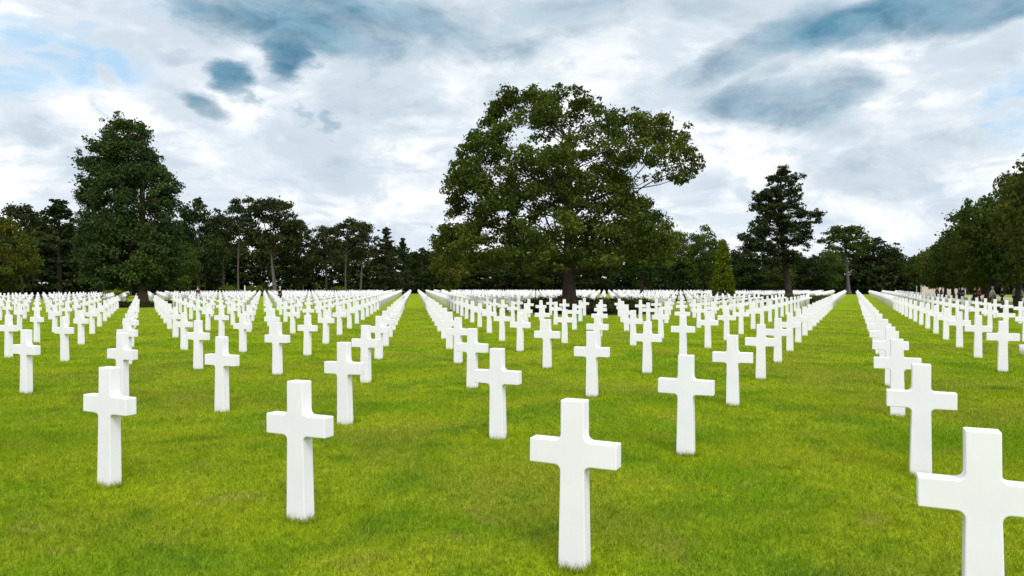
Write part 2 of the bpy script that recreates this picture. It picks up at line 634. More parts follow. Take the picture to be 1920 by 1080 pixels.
def crown_from_outline(poly, depth, n, rmin, rmax, gaps=(), squash=0.6, thin=None):
    """clump centres filling a crown whose side view is poly (x, z in metres, trunk at x=0)"""
    xs = [p[0] for p in poly]; zs = [p[1] for p in poly]
    C, Rd = [], []
    tries = 0
    while len(C) < n and tries < n * 60:
        tries += 1
        p = np.array([random.uniform(min(xs), max(xs)), random.uniform(min(zs), max(zs))])
        if not inside(p, poly): continue
        r = random.uniform(rmin, rmax)
        dd = inset(poly, p)
        if dd < r * 0.85:
            if dd < rmin * 0.45: continue
            r = max(rmin * 0.55, dd / 0.9)
        if thin and random.random() < thin(p): continue
        if any(((p[0] - g[0]) / (g[2] + r * 0.15)) ** 2 + ((p[1] - g[1]) / (g[3] + r * squash * 0.15)) ** 2 < 1 for g in gaps): continue
        # how wide the crown is at this height -> round section
        row = [q for q in np.linspace(min(xs), max(xs), 60) if inside((q, p[1]), poly)]
        if not row: continue
        xc, hw = (row[0] + row[-1]) / 2, max(0.3, (row[-1] - row[0]) / 2)
        k = math.sqrt(max(0.0, 1 - ((p[0] - xc) / hw) ** 2)) * hw * depth
        y = random.uniform(-1, 1) * max(0.1, k - r * 0.5)
        C.append((p[0], y, p[1])); Rd.append((r, r, r * squash))
    return np.array(C), np.array(Rd)


def big_tree(name, base, poly_px, d, mats, leaf, n, rr, per_m2, gaps_px=(), depth=0.9, squash=0.6, trunk_r=0.5,
             fork=0.3, top=0.85, limbs=60, thin=None, lean=0.0, twin=False, sprays=0):
    x0 = at(base, d)
    conv = lambda p: (at(p[0], d) - x0, zat(p[1], d))
    poly = [conv(p) for p in poly_px]
    gaps = [conv(g[:2]) + (g[2] / F * d, g[3] / F * d) for g in gaps_px]
    C, Rd = crown_from_outline(poly, depth, n, rr[0], rr[1], gaps, squash, thin)
    if sprays:                                   # shoots that break the outline
        pts, nr = [], []
        for q in range(sprays):
            k = random.randrange(len(poly)); a, b = np.array(poly[k - 1]), np.array(poly[k])
            p = a + (b - a) * random.random()
            if p[1] < 3.0: continue
            mid = np.array([0.0, np.mean([v[1] for v in poly])])
            o = (p - mid) / (np.linalg.norm(p - mid) + 1e-6)
            p = p + o * random.uniform(-0.75, 0.12)
            r = random.uniform(0.22, 0.5)
            pts.append((p[0], random.gauss(0, 1.0), p[1])); nr.append((r, r, r * 0.7))
        ok = [q for q, p in enumerate(pts) if np.min(np.hypot(C[:, 0] - p[0], C[:, 2] - p[2]) - Rd[:, 0]) < 0.25]
        pts, nr = [pts[q] for q in ok], [nr[q] for q in ok]
        C = np.concatenate([C, pts]); Rd = np.concatenate([Rd, nr])
    root = empty(name, (x0, d, 0))

    def keep(p):
        k = np.ones(len(p), bool)
        for g in gaps:
            q = ((p[:, 0] - g[0]) / g[2]) ** 2 + ((p[:, 2] - g[1]) / g[3]) ** 2 < 1
            k &= ~(q & (rng.random(len(p)) < 0.86))
        return k & (p[:, 2] > 0.3)
    cnt = (per_m2 * Rd[:, 0] ** 2).astype(int) + 4
    me = cards_mesh('crown', [leaf_cards(C, Rd, cnt, leaf, keep=keep)], mats[0])
    mobj('crown', me, root)
    zt = max(p[1] for p in poly)
    w = Wood(9)
    tops = root_flare(w, (0, 0, 0), trunk_r, (lean, 0, zt * top), trunk_r * 0.12, 12, (lean * 0.3, 0))
    if twin:
        w.limb((0.1, 0, zt * 0.06), (1.4, 0.2, zt * 0.55), trunk_r * 0.6, 0.06)
    w.s = 6
    order = list(range(len(C))); random.shuffle(order)
    for q in order[:limbs]:
        c = C[q]
        h = np.linalg.norm(c[:2])
        z0 = min(max(zt * fork * 0.6, c[2] - h * random.uniform(0.25, 0.6)), zt * top * 0.92)
        t = min(1, z0 / (zt * top))
        a = (lean * t + lean * 0.3 * math.sin(math.pi * t), 0, z0)
        r0 = trunk_r * max(0.12, 0.42 * (1 - t)) * random.uniform(0.7, 1)
        pts = w.limb(a, c, r0 * 0.8, 0.015, 0.07, 0.10, 8)
        for _ in range(2):
            k = random.randint(3, 6)
            e = pts[k] + rng.normal(size=3) * np.array([1, 1, 0.5]) * Rd[q][0]
            w.limb(pts[k], e, r0 * 0.35, 0.012, 0, 0.1, 3)
    mobj('trunk', w.mesh('trunk', mats[1]), root)
    return root


# ------------------------------------------------------------------ the oak in the middle
def z3(l, ox, oy, f):
    return [(ox + a / f, oy + b / f) for a, b in l]


oak_poly = z3([(440, 92), (510, 72), (575, 92), (630, 72), (690, 80), (740, 105), (820, 120), (860, 190), (900, 215), (970, 210), (1050, 240),
               (1120, 250), (1170, 300), (1205, 350), (1232, 430), (1195, 465), (1120, 480), (1040, 450), (965, 485), (930, 540), (1010, 580),
               (1060, 640), (1120, 700), (1130, 780), (1110, 860), (940, 880), (640, 885), (380, 875), (170, 850), (95, 800), (70, 730), (120, 680),
               (150, 600), (125, 540), (130, 470), (180, 400), (170, 350), (230, 300), (245, 255), (300, 210), (305, 165), (360, 115)], 780, 130, 2.298)
oak_gaps = [(780 + a / 2.298, 130 + b / 2.298, c / 2.298, e / 2.298) for a, b, c, e in
            [(425, 325, 62, 34), (520, 300, 55, 32), (620, 290, 62, 28), (670, 235, 56, 32), (730, 360, 56, 18), (335, 430, 55, 26), (265, 395, 26, 16),
             (300, 330, 18, 14), (500, 628, 70, 12), (580, 605, 40, 11), (330, 685, 50, 10), (740, 585, 28, 12), (940, 485, 40, 12), (1010, 445, 30, 10),
             (980, 520, 50, 20), (900, 330, 14, 12), (700, 480, 16, 10), (470, 250, 20, 20), (590, 335, 28, 16), (800, 650, 18, 9), (200, 665, 20, 10),
             (1000, 340, 16, 10), (1075, 400, 18, 10)]]
oak = big_tree('oak_tree', 1067, oak_poly, 52.0, (M['oak'], M['bark']), 0.22, 680, (0.42, 0.95), 290, oak_gaps, 0.92, 0.6, 0.50, 0.28, 0.82, 80,
               thin=lambda p: 0.35 if p[0] > 5.2 and p[1] > 8 else (0.2 if p[1] > 12 else 0.0), sprays=170)
tag(oak, 'great spreading oak in the middle of the lawn with sky showing through its crown', 'tree')

# ------------------------------------------------------------------ the dense conical tree on the left
lt_poly = z3([(590, 85), (640, 100), (700, 130), (750, 150), (755, 220), (830, 275), (800, 300), (870, 380), (925, 430), (880, 490), (905, 540),
              (915, 620), (930, 750), (930, 850), (880, 940), (790, 975), (600, 975), (480, 970), (400, 900), (375, 720), (420, 590), (385, 540),
              (385, 440), (425, 390), (395, 310), (470, 270), (450, 215), (520, 165), (560, 110)], 0, 180, 2.7)
lt_poly = [(250 + (x - 250) * 0.91, y + 6) for x, y in lt_poly]
lt_gaps = [(a / 2.7, 180 + b / 2.7, c / 2.7, e / 2.7) for a, b, c, e in
           [(500, 540, 22, 16), (430, 575, 22, 22), (630, 570, 14, 9), (660, 320, 12, 10), (700, 480, 22, 12), (680, 160, 12, 10), (480, 290, 18, 12),
            (580, 600, 12, 8), (540, 500, 12, 8), (760, 440, 10, 8)]]
lt = big_tree('linden_tree', 267, lt_poly, 64.0, (M['dense'], M['bark_red']), 0.24, 560, (0.42, 0.95), 240, lt_gaps, 0.95, 0.7, 0.42, 0.2, 0.9, 60, twin=True, sprays=150)
tag(lt, 'tall dense dark green tree shaped like a cone, standing in a bed on the left', 'tree')


# ------------------------------------------------------------------ the layered pine on the right
def layered_pine(name, loc, H, lean, env, mats, leaf, levels, per, first=0.22, pads=6, tr=0.32, needle=90, parent_scale=1.0):
    """env(t, a) -> branch length at relative height t towards azimuth a"""
    w = Wood(8)
    root_flare(w, (0, 0, 0), tr, (lean, 0, H * 0.98), 0.03, 12)
    w.s = 5
    C, Rd = [], []
    for k in range(levels):
        t = first + (1 - first) * (k + 0.5) / levels
        nb = random.choice((per - 1, per, per + 1)) if t > 0.52 else random.choice((per - 5, per - 4, per - 3) if per > 6 else (per - 3, per - 2, per - 1))
        a0 = random.random() * 6.28
        for b in range(nb):
            a = a0 + b / nb * 6.283 + random.gauss(0, 0.25)
            L = env(t, a) * random.uniform(0.70, 1.10)
            if L < 0.25: continue
            z0 = t * H + random.gauss(0, H / levels * 0.6) * (1.1 - t)
            rise = (0.12 if t < 0.6 else 0.38) * L * random.uniform(-0.4, 1.6)
            s = np.array([lean * t, 0, z0]); e = s + np.array([math.cos(a) * L, math.sin(a) * L, rise])
            pts = w.limb(s, e, max(0.02, tr * 0.28 * (1 - t) + 0.02), 0.012, -0.10, 0.04, 6)
            m = max(2, int(pads * L / 3.0))
            for q in range(m):
                u = 0.38 + 0.62 * (q + random.random() * 0.8) / m
                p = pts[0] + (pts[-1] - pts[0]) * min(u, 1) + np.array([0, 0, -0.10 * L * math.sin(math.pi * min(u, 1))])
                p = p + rng.normal(size=3) * np.array([0.26, 0.26, 0.20]) * min(1.0, L)
                r = random.uniform(0.32, 0.62) * min(1.0, 0.45 + L / 4)
                C.append(p + np.array([0, 0, 0.12])); Rd.append((r, r, r * 0.55))
    for q in range(9):
        C.append((lean * (0.82 + 0.02 * q), 0, H * (0.82 + 0.02 * q))); g = 0.42 - 0.03 * q; Rd.append((g, g, 0.4))
    C, Rd = np.array(C), np.array(Rd)
    cr = cards_mesh('crown', [leaf_cards(C, Rd, (needle * Rd[:, 0] ** 2 * 2 + 8).astype(int), leaf, 0.3)], mats[0])
    tk = w.mesh('trunk', mats[1])
    return cr, tk


random.seed(3)
pine_poly = z3([(805, 40), (840, 60), (895, 90), (920, 125), (905, 165), (855, 190), (935, 205), (970, 245), (930, 275), (965, 300), (925, 325), (1000, 340),
                (1045, 355), (1070, 385), (1040, 435), (965, 450), (1020, 480), (1015, 555), (955, 575), (1000, 600), (960, 650), (900, 700), (780, 730),
                (640, 700), (505, 700), (490, 620), (560, 600), (515, 515), (560, 500), (610, 485), (570, 445), (640, 440), (635, 390), (690, 370),
                (600, 345), (600, 295), (655, 265), (625, 215), (690, 200), (715, 160), (700, 105), (765, 90)], 1240, 300, 3.6)
pine_gaps = [(1240 + a / 3.6, 300 + b / 3.6, c / 3.6, e / 3.6) for a, b, c, e in
             [(865, 345, 34, 16), (745, 345, 40, 11), (885, 405, 44, 24), (745, 440, 34, 18), (885, 565, 36, 34), (775, 490, 20, 18), (905, 505, 34, 20),
              (690, 640, 40, 20), (590, 672, 34, 14), (800, 690, 30, 16), (730, 560, 30, 18), (935, 620, 40, 40), (780, 180, 16, 10), (860, 130, 14, 12),
              (640, 520, 26, 12), (700, 285, 16, 8), (900, 260, 14, 8), (960, 400, 20, 12)]]
pine = big_tree('pine_tree', 1483, pine_poly, 77.0, (M['pine'], M['bark_dark']), 0.22, 560, (0.26, 0.55), 330, pine_gaps, 0.9, 0.5, 0.36, 0.3, 0.93, 80,
                lean=-1.1, sprays=90)
tag(pine, 'tall pine with dark layered branches standing alone against the sky on the right', 'tree')

# ------------------------------------------------------------------ golden yew clipped to a cone
def yew():
    d = 88.0
    root = empty('clipped_yew', (at(1356, d), d, 0))
    H = zat(452, d)
    C, Rd = [], []
    n = 620
    for k in range(n):
        t = (k + random.random()) / n
        z = 0.35 + t * (H - 0.4)
        u = z / H
        r = np.interp(u, [0, 0.08, 0.3, 0.7, 0.9, 1.0], [1.22, 1.38, 1.27, 0.82, 0.55, 0.22]) * random.uniform(0.97, 1.01)
        a = random.random() * 6.283
        C.append((math.cos(a) * (r - 0.16), math.sin(a) * (r - 0.16), z)); q = random.uniform(0.16, 0.30); Rd.append((q, q, q * 1.2))
    C, Rd = np.array(C), np.array(Rd)
    mobj('crown', cards_mesh('crown', [leaf_cards(C, Rd, np.full(len(C), 22), 0.20, 0.2)], M['yew']), root)
    w = Wood(8); root_flare(w, (0, 0, 0), 0.16, (0, 0, H * 0.9), 0.03)
    mobj('trunk', w.mesh('trunk', M['bark_dark']), root)
    tag(root, 'golden green yew clipped to a tall cone beside the lone pine', 'topiary')


yew()

# ------------------------------------------------------------------ prototypes for the woodland trees
def proto_broad(H, W, n, rr, mats, leaf, per, low=0.18, depth=0.95, tr=0.28, seed=1):
    random.seed(seed)
    poly = []
    for k in range(26):
        a = k / 26 * 6.283
        rr_ = 1 + random.uniform(-0.13, 0.10)
        z = math.sin(a)
        poly.append((math.cos(a) * W / 2 * rr_ * (1.0 if z < 0 else 1 - 0.25 * z ** 2), H * (low + (1 - low) * 0.5 * (1 + z * (rr_ if z > 0 else 1)))))
    C, Rd = crown_from_outline(poly, depth, n, rr[0], rr[1], (), 0.62)
    cr = cards_mesh('crown', [leaf_cards(C, Rd, (per * Rd[:, 0] ** 2 + 4).astype(int), leaf)], mats[0])
    w = Wood(7)
    root_flare(w, (0, 0, 0), tr, (random.uniform(-0.4, 0.4), 0, H * 0.75), 0.04, 8, (random.uniform(-.3, .3), 0))
    w.s = 5
    for q in range(min(16, len(C))):
        c = C[q]
        w.limb((0, 0, max(H * 0.15, c[2] * 0.55)), c, tr * 0.3, 0.02, 0.04, 0.08, 4)
    return cr, w.mesh('trunk', mats[1])


def proto_umbrella(H, W, bare, mats, leaf, n, per, seed, bend=0.6, tr=0.24, twin=0.0):
    """pine with a tall bare trunk and a crown of separate flat clouds of needles"""
    random.seed(seed)
    w = Wood(7)
    pts = root_flare(w, (0, 0, 0), tr, (bend, 0, H * 0.9), 0.06, 10, (random.uniform(-.4, .4), 0))
    if twin:
        w.limb((0.3, 0, 0), (bend - twin, 0.4, H * 0.8), tr * 0.8, 0.05, 0, 0.02)
    C, Rd = [], []
    w.s = 5
    for k in range(n):
        t = random.random()
        z = H * (bare + (1 - bare) * (0.05 + 0.9 * t))
        k_ = math.sin(math.pi * (0.16 + 0.74 * t)) ** 0.7
        a = random.random() * 6.283
        rad = W / 2 * k_ * math.sqrt(random.random()) * 0.92
        r = random.uniform(0.5, 1.15) * W / 8
        c = np.array([bend * 0.9 + math.cos(a) * rad, math.sin(a) * rad, z])
        C.append(c); Rd.append((r, r, r * 0.5))
        if k % 2 == 0:
            zz = max(H * bare * 0.85, z - rad * 0.55)
            w.limb((bend * zz / H / 0.9, 0, zz), c, tr * 0.3, 0.02, 0.03, 0.06, 5)
    for q in range(5):                                     # dead stubs on the bare trunk
        z = H * random.uniform(0.3, bare); a = random.random() * 6.28
        w.limb((bend * z / H, 0, z), (bend * z / H + math.cos(a) * 1.2, math.sin(a) * 1.2, z + 0.2), 0.04, 0.01, 0, 0.1, 3)
    C, Rd = np.array(C), np.array(Rd)
    cr = cards_mesh('crown', [leaf_cards(C, Rd, (per * Rd[:, 0] ** 2 + 6).astype(int), leaf, 0.4)], mats[0])
    return cr, w.mesh('trunk', mats[1])


def proto_spire(H, W, mats, leaf, seed, levels=13):
    random.seed(seed)
    return layered_pine('', None, H, 0.2, lambda t, a: W / 2 * (1.05 - t) ** 0.75 * random.uniform(0.75, 1.15), mats, leaf, levels, 6, 0.16, 5, 0.26, 60)


P = {}
MB = (M['broad'], M['bark_dark'])
P['broad_a'] = proto_broad(13, 11, 90, (0.7, 1.5), MB, 0.42, 85, 0.10, seed=21)
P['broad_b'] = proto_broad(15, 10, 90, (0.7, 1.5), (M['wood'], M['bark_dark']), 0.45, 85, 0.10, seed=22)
P['olive'] = proto_broad(12, 11, 100, (0.6, 1.3), (M['olive'], M['bark_dark']), 0.38, 110, 0.06, seed=23)
P['umbrella_a'] = proto_umbrella(18, 9.5, 0.52, (M['pine'], M['bark_pale']), 0.46, 62, 75, 31, 0.8)
P['umbrella_b'] = proto_umbrella(17, 11, 0.48, (M['pine_brown'], M['bark_pale']), 0.46, 74, 75, 32, -0.7, twin=1.6)
P['umbrella_c'] = proto_umbrella(15, 9, 0.45, (M['pine_brown'], M['bark_dark']), 0.46, 60, 75, 33, 0.4)
P['umbrella_green'] = proto_umbrella(14, 8.0, 0.50, (M['broad'], M['bark_pale']), 0.42, 70, 95, 34, -0.9, tr=0.3)
P['spire_a'] = proto_spire(15, 8.5, (M['pine_brown'], M['bark_dark']), 0.42, 41)
P['spire_b'] = proto_spire(14, 7.5, (M['pine'], M['bark_dark']), 0.42, 42)
P['avenue_a'] = proto_broad(10, 10.5, 150, (0.5, 1.1), (M['avenue'], M['bark_dark']), 0.30, 150, 0.13, tr=0.26, seed=51)
P['avenue_b'] = proto_broad(10, 10.0, 150, (0.5, 1.1), (M['avenue'], M['bark_dark']), 0.30, 150, 0.13, tr=0.26, seed=52)
P['avenue_c'] = proto_broad(10, 10.0, 150, (0.5, 1.1), (M['broad'], M['bark_dark']), 0.30, 150, 0.13, tr=0.26, seed=53)
PH = {'broad_a': 13, 'broad_b': 15, 'olive': 12, 'umbrella_a': 18, 'umbrella_b': 17, 'umbrella_c': 15, 'umbrella_green': 14, 'spire_a': 15,
      'spire_b': 14, 'avenue_a': 10, 'avenue_b': 10, 'avenue_c': 10}
PW = {'broad_a': 11, 'broad_b': 10, 'olive': 11, 'umbrella_a': 9.5, 'umbrella_b': 11, 'umbrella_c': 9, 'umbrella_green': 8, 'spire_a': 8.5,
      'spire_b': 7.5, 'avenue_a': 10.5, 'avenue_b': 10, 'avenue_c': 10}
NAMES = {'broad': 'broadleaf_tree', 'olive': 'broadleaf_tree', 'umbrella': 'umbrella_pine', 'spire': 'conifer_tree', 'avenue': 'avenue_tree'}


def plant(kind, px, top, wpx, d, label, group, rz=None):
    H = zat(top, d)
    sz = H / PH[kind]
    sx = (wpx / F * d) / PW[kind]
    root = empty(NAMES[kind.split('_')[0]], (at(px, d), d, 0), random.random() * 6.28 if rz is None else rz, (sx, sx, sz))
    mobj('crown', P[kind][0], root)
    mobj('trunk', P[kind][1], root)
    tag(root, label, 'tree', group)
    return root


random.seed(5)
GW = 'trees of the wood along the far edge of the lawn'
for kind, px, top, wpx, d, label, rz in [
    ('olive', 8, 392, 125, 96, 'yellowish green broadleaf tree at the left edge of the photo', None),
    ('umbrella_c', 42, 384, 90, 118, 'dark pine top showing behind the yellowish tree at the left edge', None),
    ('spire_b', 112, 374, 150, 108, 'dark bushy conifer between the left edge tree and the tall cone shaped tree', None),
    ('broad_b', 178, 430, 150, 112, 'dark green tree hidden low behind the left side of the cone shaped tree', None),
    ('broad_a', 338, 440, 84, 104, 'mid green tree tucked against the right side of the cone shaped tree', None),
    ('broad_b', 372, 366, 110, 128, 'dark round topped tree right of the tall cone shaped tree', None),
    ('umbrella_a', 447, 370, 78, 132, 'slender pine with a long pale bare trunk and a narrow pointed top', 0.2),
    ('umbrella_b', 516, 373, 120, 134, 'wide flat topped pine with two pale trunks, tallest of the left wood', 0.0),
    ('broad_b', 560, 408, 90, 146, 'dark sloping tree leaning on the right of the wide flat topped pine', None),
    ('umbrella_c', 420, 402, 80, 150, 'brownish pine crown filling the gap left of the slender pale trunked pine', None),
    ('umbrella_c', 612, 424, 80, 140, 'brownish pine with a rounded left shoulder in the middle of the left wood', 2.0),
    ('umbrella_a', 648, 408, 66, 146, 'pine with a tuft rising above its neighbours in the left wood', 1.0),
    ('umbrella_b', 676, 416, 66, 150, 'dark pine right beside the tufted one, sloping down to the right', 2.6),
    ('spire_a', 722, 428, 84, 152, 'small reddish conifer with open tiers of branches left of the oak', None),
    ('spire_b', 756, 446, 52, 158, 'thin conifer tip reaching right beside the small reddish conifer', None),
    ('broad_b', 792, 462, 66, 178, 'lowest dark tree in the dip of the wood left of the oak', None),
    ('olive', 842, 428, 76, 128, 'olive green tree peeping out at the left side of the oak', None),
    ('broad_b', 900, 470, 120, 180, 'dark wood tree seen under the left side of the oak crown', None),
    ('broad_a', 990, 474, 120, 184, 'mid green wood tree seen under the oak, left of its trunk', None),
    ('broad_b', 1100, 470, 120, 182, 'dark wood tree seen under the oak, right of its trunk', None),
    ('broad_b', 1204, 366, 116, 104, 'very dark domed tree standing behind the right side of the oak', None),
    ('broad_b', 1268, 430, 70, 140, 'dark tree at the lower right edge of the oak crown', None),
    ('broad_a', 1318, 420, 100, 136, 'rounded green tree between the oak and the clipped yew', None),
    ('broad_b', 1400, 488, 90, 150, 'low dark tree between the clipped yew and the lone pine', None),
    ('broad_a', 1450, 496, 90, 150, 'low green tree behind the foot of the lone pine', None),
    ('broad_b', 1520, 482, 90, 152, 'low dark tree right of the lone pine', None),
    ('broad_a', 1556, 456, 60, 160, 'small green tree left of the pale trunked umbrella pine on the right', None),
    ('umbrella_green', 1592, 421, 92, 168, 'umbrella pine with a pale leaning trunk at the end of the right grass aisle', 0.0),
    ('broad_b', 1646, 442, 100, 180, 'round dark tree right of the pale trunked umbrella pine', None),
]:
    plant(kind, px, top, wpx, d, label, GW, rz)

# row of trees along the path on the right
RX, RY = 36.5, 46.0
GA = 'row of trees along the path on the right'
av_labels = ['closest tree of the right hand row, cut by the photo edge', 'second tree of the right hand row, its crown tall at the edge',
             'third tree of the right hand row from the front', 'fourth tree of the right hand row from the front',
             'fifth tree of the right hand row from the front', 'sixth tree of the right hand row from the front',
             'seventh tree of the right hand row from the front', 'eighth tree of the right hand row from the front',
             'ninth tree of the right hand row from the front', 'farthest tree of the right hand row, at its low end']
hts = [13.2, 13.0, 12.2, 11.2, 10.2, 9.8, 9.4, 9.2, 9.0, 8.6]
for k in range(10):
    t = k * 10.0
    x, y = RX + SA * t + random.gauss(0, 0.4), RY + CA * t + random.gauss(0, 0.4)
    kind = ('avenue_a', 'avenue_b', 'avenue_c')[k % 3]
    root = empty('avenue_tree', (x, y, 0), random.random() * 6.28, (1.0, 1.0, hts[k] / 10))
    mobj('crown', P[kind][0], root); mobj('trunk', P[kind][1], root)
    tag(root, av_labels[k], 'tree', GA)


# ------------------------------------------------------------------ the thick wood behind, which reads as one mass
def thicket():
    C, Rd = [], []
    line = [(-120, 80), (-88, 104), (-78, 134), (-66, 176), (-20, 196), (40, 190), (90, 176), (128, 168), (150, 110)]
    hmax = [9, 12, 15, 16, 12, 10.5, 10, 10, 9]
    for k in range(len(line) - 1):
        a, b = np.array(line[k]), np.array(line[k + 1])
        L = np.linalg.norm(b - a); nrm = np.array([-(b - a)[1], (b - a)[0]]) / L
        for q in range(int(L * 14)):
            t = random.uniform(-0.12, 1.12)
            dep = random.random() * 12
            p = a + (b - a) * t + nrm * dep
            h = (hmax[k] + (hmax[k + 1] - hmax[k]) * t) * (0.55 + 0.45 * dep / 12) * random.uniform(0.8, 1.08)
            z = random.uniform(0.2, h) if random.random() < 0.85 else h
            r = random.uniform(0.8, 1.7)
            C.append((p[0], p[1], z)); Rd.append((r, r, r * 0.75))
    C, Rd = np.array(C), np.array(Rd)
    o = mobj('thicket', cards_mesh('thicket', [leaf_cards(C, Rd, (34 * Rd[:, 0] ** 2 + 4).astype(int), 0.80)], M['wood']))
    tag(o, 'dark thicket of undergrowth filling the wood behind the crosses', 'undergrowth', kind='stuff')


thicket()

# ------------------------------------------------------------------ shrub beds
def shrub_mesh(rx, h, n, mat, leaf):
    C, Rd = [], []
    for k in range(n):
        a = random.random() * 6.283; u = math.sqrt(random.random())
        z = h * (0.15 + 0.72 * random.random()) * (1 - 0.35 * u * u)
        C.append((math.cos(a) * u * rx * 0.85, math.sin(a) * u * rx * 0.85, z)); r = random.uniform(0.16, 0.3); Rd.append((r, r, r * 0.8))
    C, Rd = np.array(C), np.array(Rd)
    return cards_mesh('foliage', [leaf_cards(C, Rd, np.full(n, 30), leaf)], mat)


def stems_mesh(rx, h):
    w = Wood(5)
    for k in range(7):
        a = k / 7 * 6.283
        w.limb((math.cos(a) * 0.08, math.sin(a) * 0.08, -0.05), (math.cos(a) * rx * 0.5, math.sin(a) * rx * 0.5, h * 0.7), 0.03, 0.01, 0.05, 0.08, 4)
    return w.mesh('stem', M['bark_dark'])


def bed_sheet(name, b, label):
    n = 40
    v = [(0, 0, 0.05)]
    for ring, zz in ((0.93, 0.05), (1.0, 0.004)):
        for k in range(n):
            a = k / n * 6.283
            v.append((math.cos(a) * b[2] * ring, math.sin(a) * b[3] * ring, zz))
    bm = bmesh.new()
    vs = [bm.verts.new(p) for p in v]
    for k in range(n):
        k2 = (k + 1) % n
        bm.faces.new((vs[0], vs[1 + k], vs[1 + k2]))
        bm.faces.new((vs[1 + k], vs[1 + n + k], vs[1 + n + k2], vs[1 + k2]))
    me = bpy.data.meshes.new(name); bm.to_mesh(me); bm.free(); me.materials.append(M['soil'])
    o = mobj(name, me); o.location = (b[0], b[1], 0)
    tag(o, label, 'flower bed')


SH = {}
random.seed(61)
SH['rose'] = (shrub_mesh(1.0, 1.12, 60, M['shrub'], 0.13), stems_mesh(0.9, 1.0))
SH['low'] = (shrub_mesh(1.0, 0.42, 46, M['shrub'], 0.13), stems_mesh(0.9, 0.4))
SH['round'] = (shrub_mesh(1.1, 0.9, 64, M['shrub_olive'], 0.12), stems_mesh(0.9, 0.8))
SH['yellow'] = (shrub_mesh(0.9, 0.9, 60, M['bush'], 0.13), stems_mesh(0.8, 0.8))


def shrub(kind, x, y, sc, label, group):
    root = empty('shrub', (x, y, 0.03), random.random() * 6.28, (sc, sc, sc * random.uniform(0.88, 1.08)))
    mobj('foliage', SH[kind][0], root); mobj('stem', SH[kind][1], root)
    tag(root, label, 'shrub', group)


bed_sheet('planting_bed', BEDS['oak'], 'dark oval planting bed round the foot of the oak')
bed_sheet('planting_bed', BEDS['left'], 'dark oval planting bed under the tall cone shaped tree')
bed_sheet('planting_bed', BEDS['pine'], 'dark oval planting bed under the lone pine')
bed_sheet('planting_bed', BEDS['yew'], 'dark oval planting bed round the clipped yew')


def fill_bed(b, kind, sc, n0, rings, label, group):
    for ring, n in zip(rings, n0):
        for k in range(n):
            a = k / n * 6.283 + 0.3 + random.gauss(0, 0.04)
            shrub(kind, b[0] + math.cos(a) * b[2] * ring, b[1] + math.sin(a) * b[3] * ring, sc * random.uniform(0.85, 1.12), label, group)


fill_bed(BEDS['oak'], 'rose', 1.0, (15, 9), (0.80, 0.45), 'dark bushy shrub in the ring round the foot of the oak', 'shrubs round the oak')
fill_bed(BEDS['left'], 'low', 1.0, (10,), (0.68,), 'low dark shrub in the bed under the cone shaped tree', 'shrubs under the cone shaped tree')
fill_bed(BEDS['pine'], 'round', 1.05, (12, 5), (0.78, 0.36), 'clipped olive green shrub in the bed under the lone pine', 'shrubs under the lone pine')
fill_bed(BEDS['yew'], 'round', 0.9, (13,), (0.80,), 'low brownish shrub in the bed round the clipped yew', 'shrubs round the clipped yew')
shrub('yellow', at(1866, 50), 50, 1.0, 'bright yellow green shrub by the path at the right edge', None)
shrub('yellow', at(1897, 50), 51.0, 0.75, 'smaller yellow green shrub right of the bright one by the path', None)
for k, (px, d, sc, lab) in enumerate([(432, 138, 2.4, 'green shrub at the wood edge below the slender pale trunked pine'),
                                      (480, 140, 2.6, 'light green shrub at the wood edge left of the two pale trunks'),
                                      (635, 150, 2.2, 'light green shrub at the wood edge below the tufted pine'),
                                      (215, 92, 1.8, 'light green shrub left of the trunk of the cone shaped tree')]):
    shrub('yellow', at(px, d), d, sc, lab, None)

# ------------------------------------------------------------------ path, wall and posts on the right
def path():
    a = np.array([RX, RY]) + np.array([CA, -SA]) * 3.0
    u, v = np.array([SA, CA]), np.array([CA, -SA])
    pts = [a - u * 30, a - u * 30 + v * 6, a + u * 110 + v * 6, a + u * 110]
    me = np_mesh('path', [(p[0], p[1], 0.004) for p in pts], [(0, 1, 2, 3)], M['gravel'])
    tag(mobj('path', me), kind='structure')


path()


def box(bm, x0, x1, y0, y1, z0, z1):
    bmesh.ops.create_cube(bm, size=1, matrix=Matrix.Translation(((x0 + x1) / 2, (y0 + y1) / 2, (z0 + z1) / 2)) @ Matrix.Diagonal((x1 - x0, y1 - y0, z1 - z0, 1)))


def wall():
    d = 158.0
    root = empty('stone_wall', (at(1768, d), d, 0), R(-12))
    bm = bmesh.new(); box(bm, -4.4, 4.4, -0.3, 0.3, -0.1, 2.2)
    me = bpy.data.meshes.new('wall_body'); bm.to_mesh(me); bm.free(); me.materials.append(M['stone']); mobj('wall_body', me, root)
    bm = bmesh.new(); box(bm, -4.5, 4.5, -0.4, 0.4, 2.2, 2.38)
    bmesh.ops.bevel(bm, geom=bm.edges[:], offset=0.04, segments=2, affect='EDGES')
    me = bpy.data.meshes.new('coping'); bm.to_mesh(me); bm.free(); me.materials.append(M['stone']); mobj('coping', me, root)
    tag(root, 'pale pinkish stone wall seen between the trunks of the right hand trees', 'wall')


wall()


def post_mesh():
    bm = bmesh.new()
    bmesh.ops.create_cone(bm, cap_ends=True, segments=12, radius1=0.075, radius2=0.06, depth=1.9, matrix=Matrix.Translation((0, 0, 0.9)))
    bmesh.ops.create_cone(bm, cap_ends=True, segments=12, radius1=0.07, radius2=0.01, depth=0.08, matrix=Matrix.Translation((0, 0, 1.89)))
    me = bpy.data.meshes.new('white_post'); bm.to_mesh(me); bm.free(); me.materials.append(M['post'])
    return me


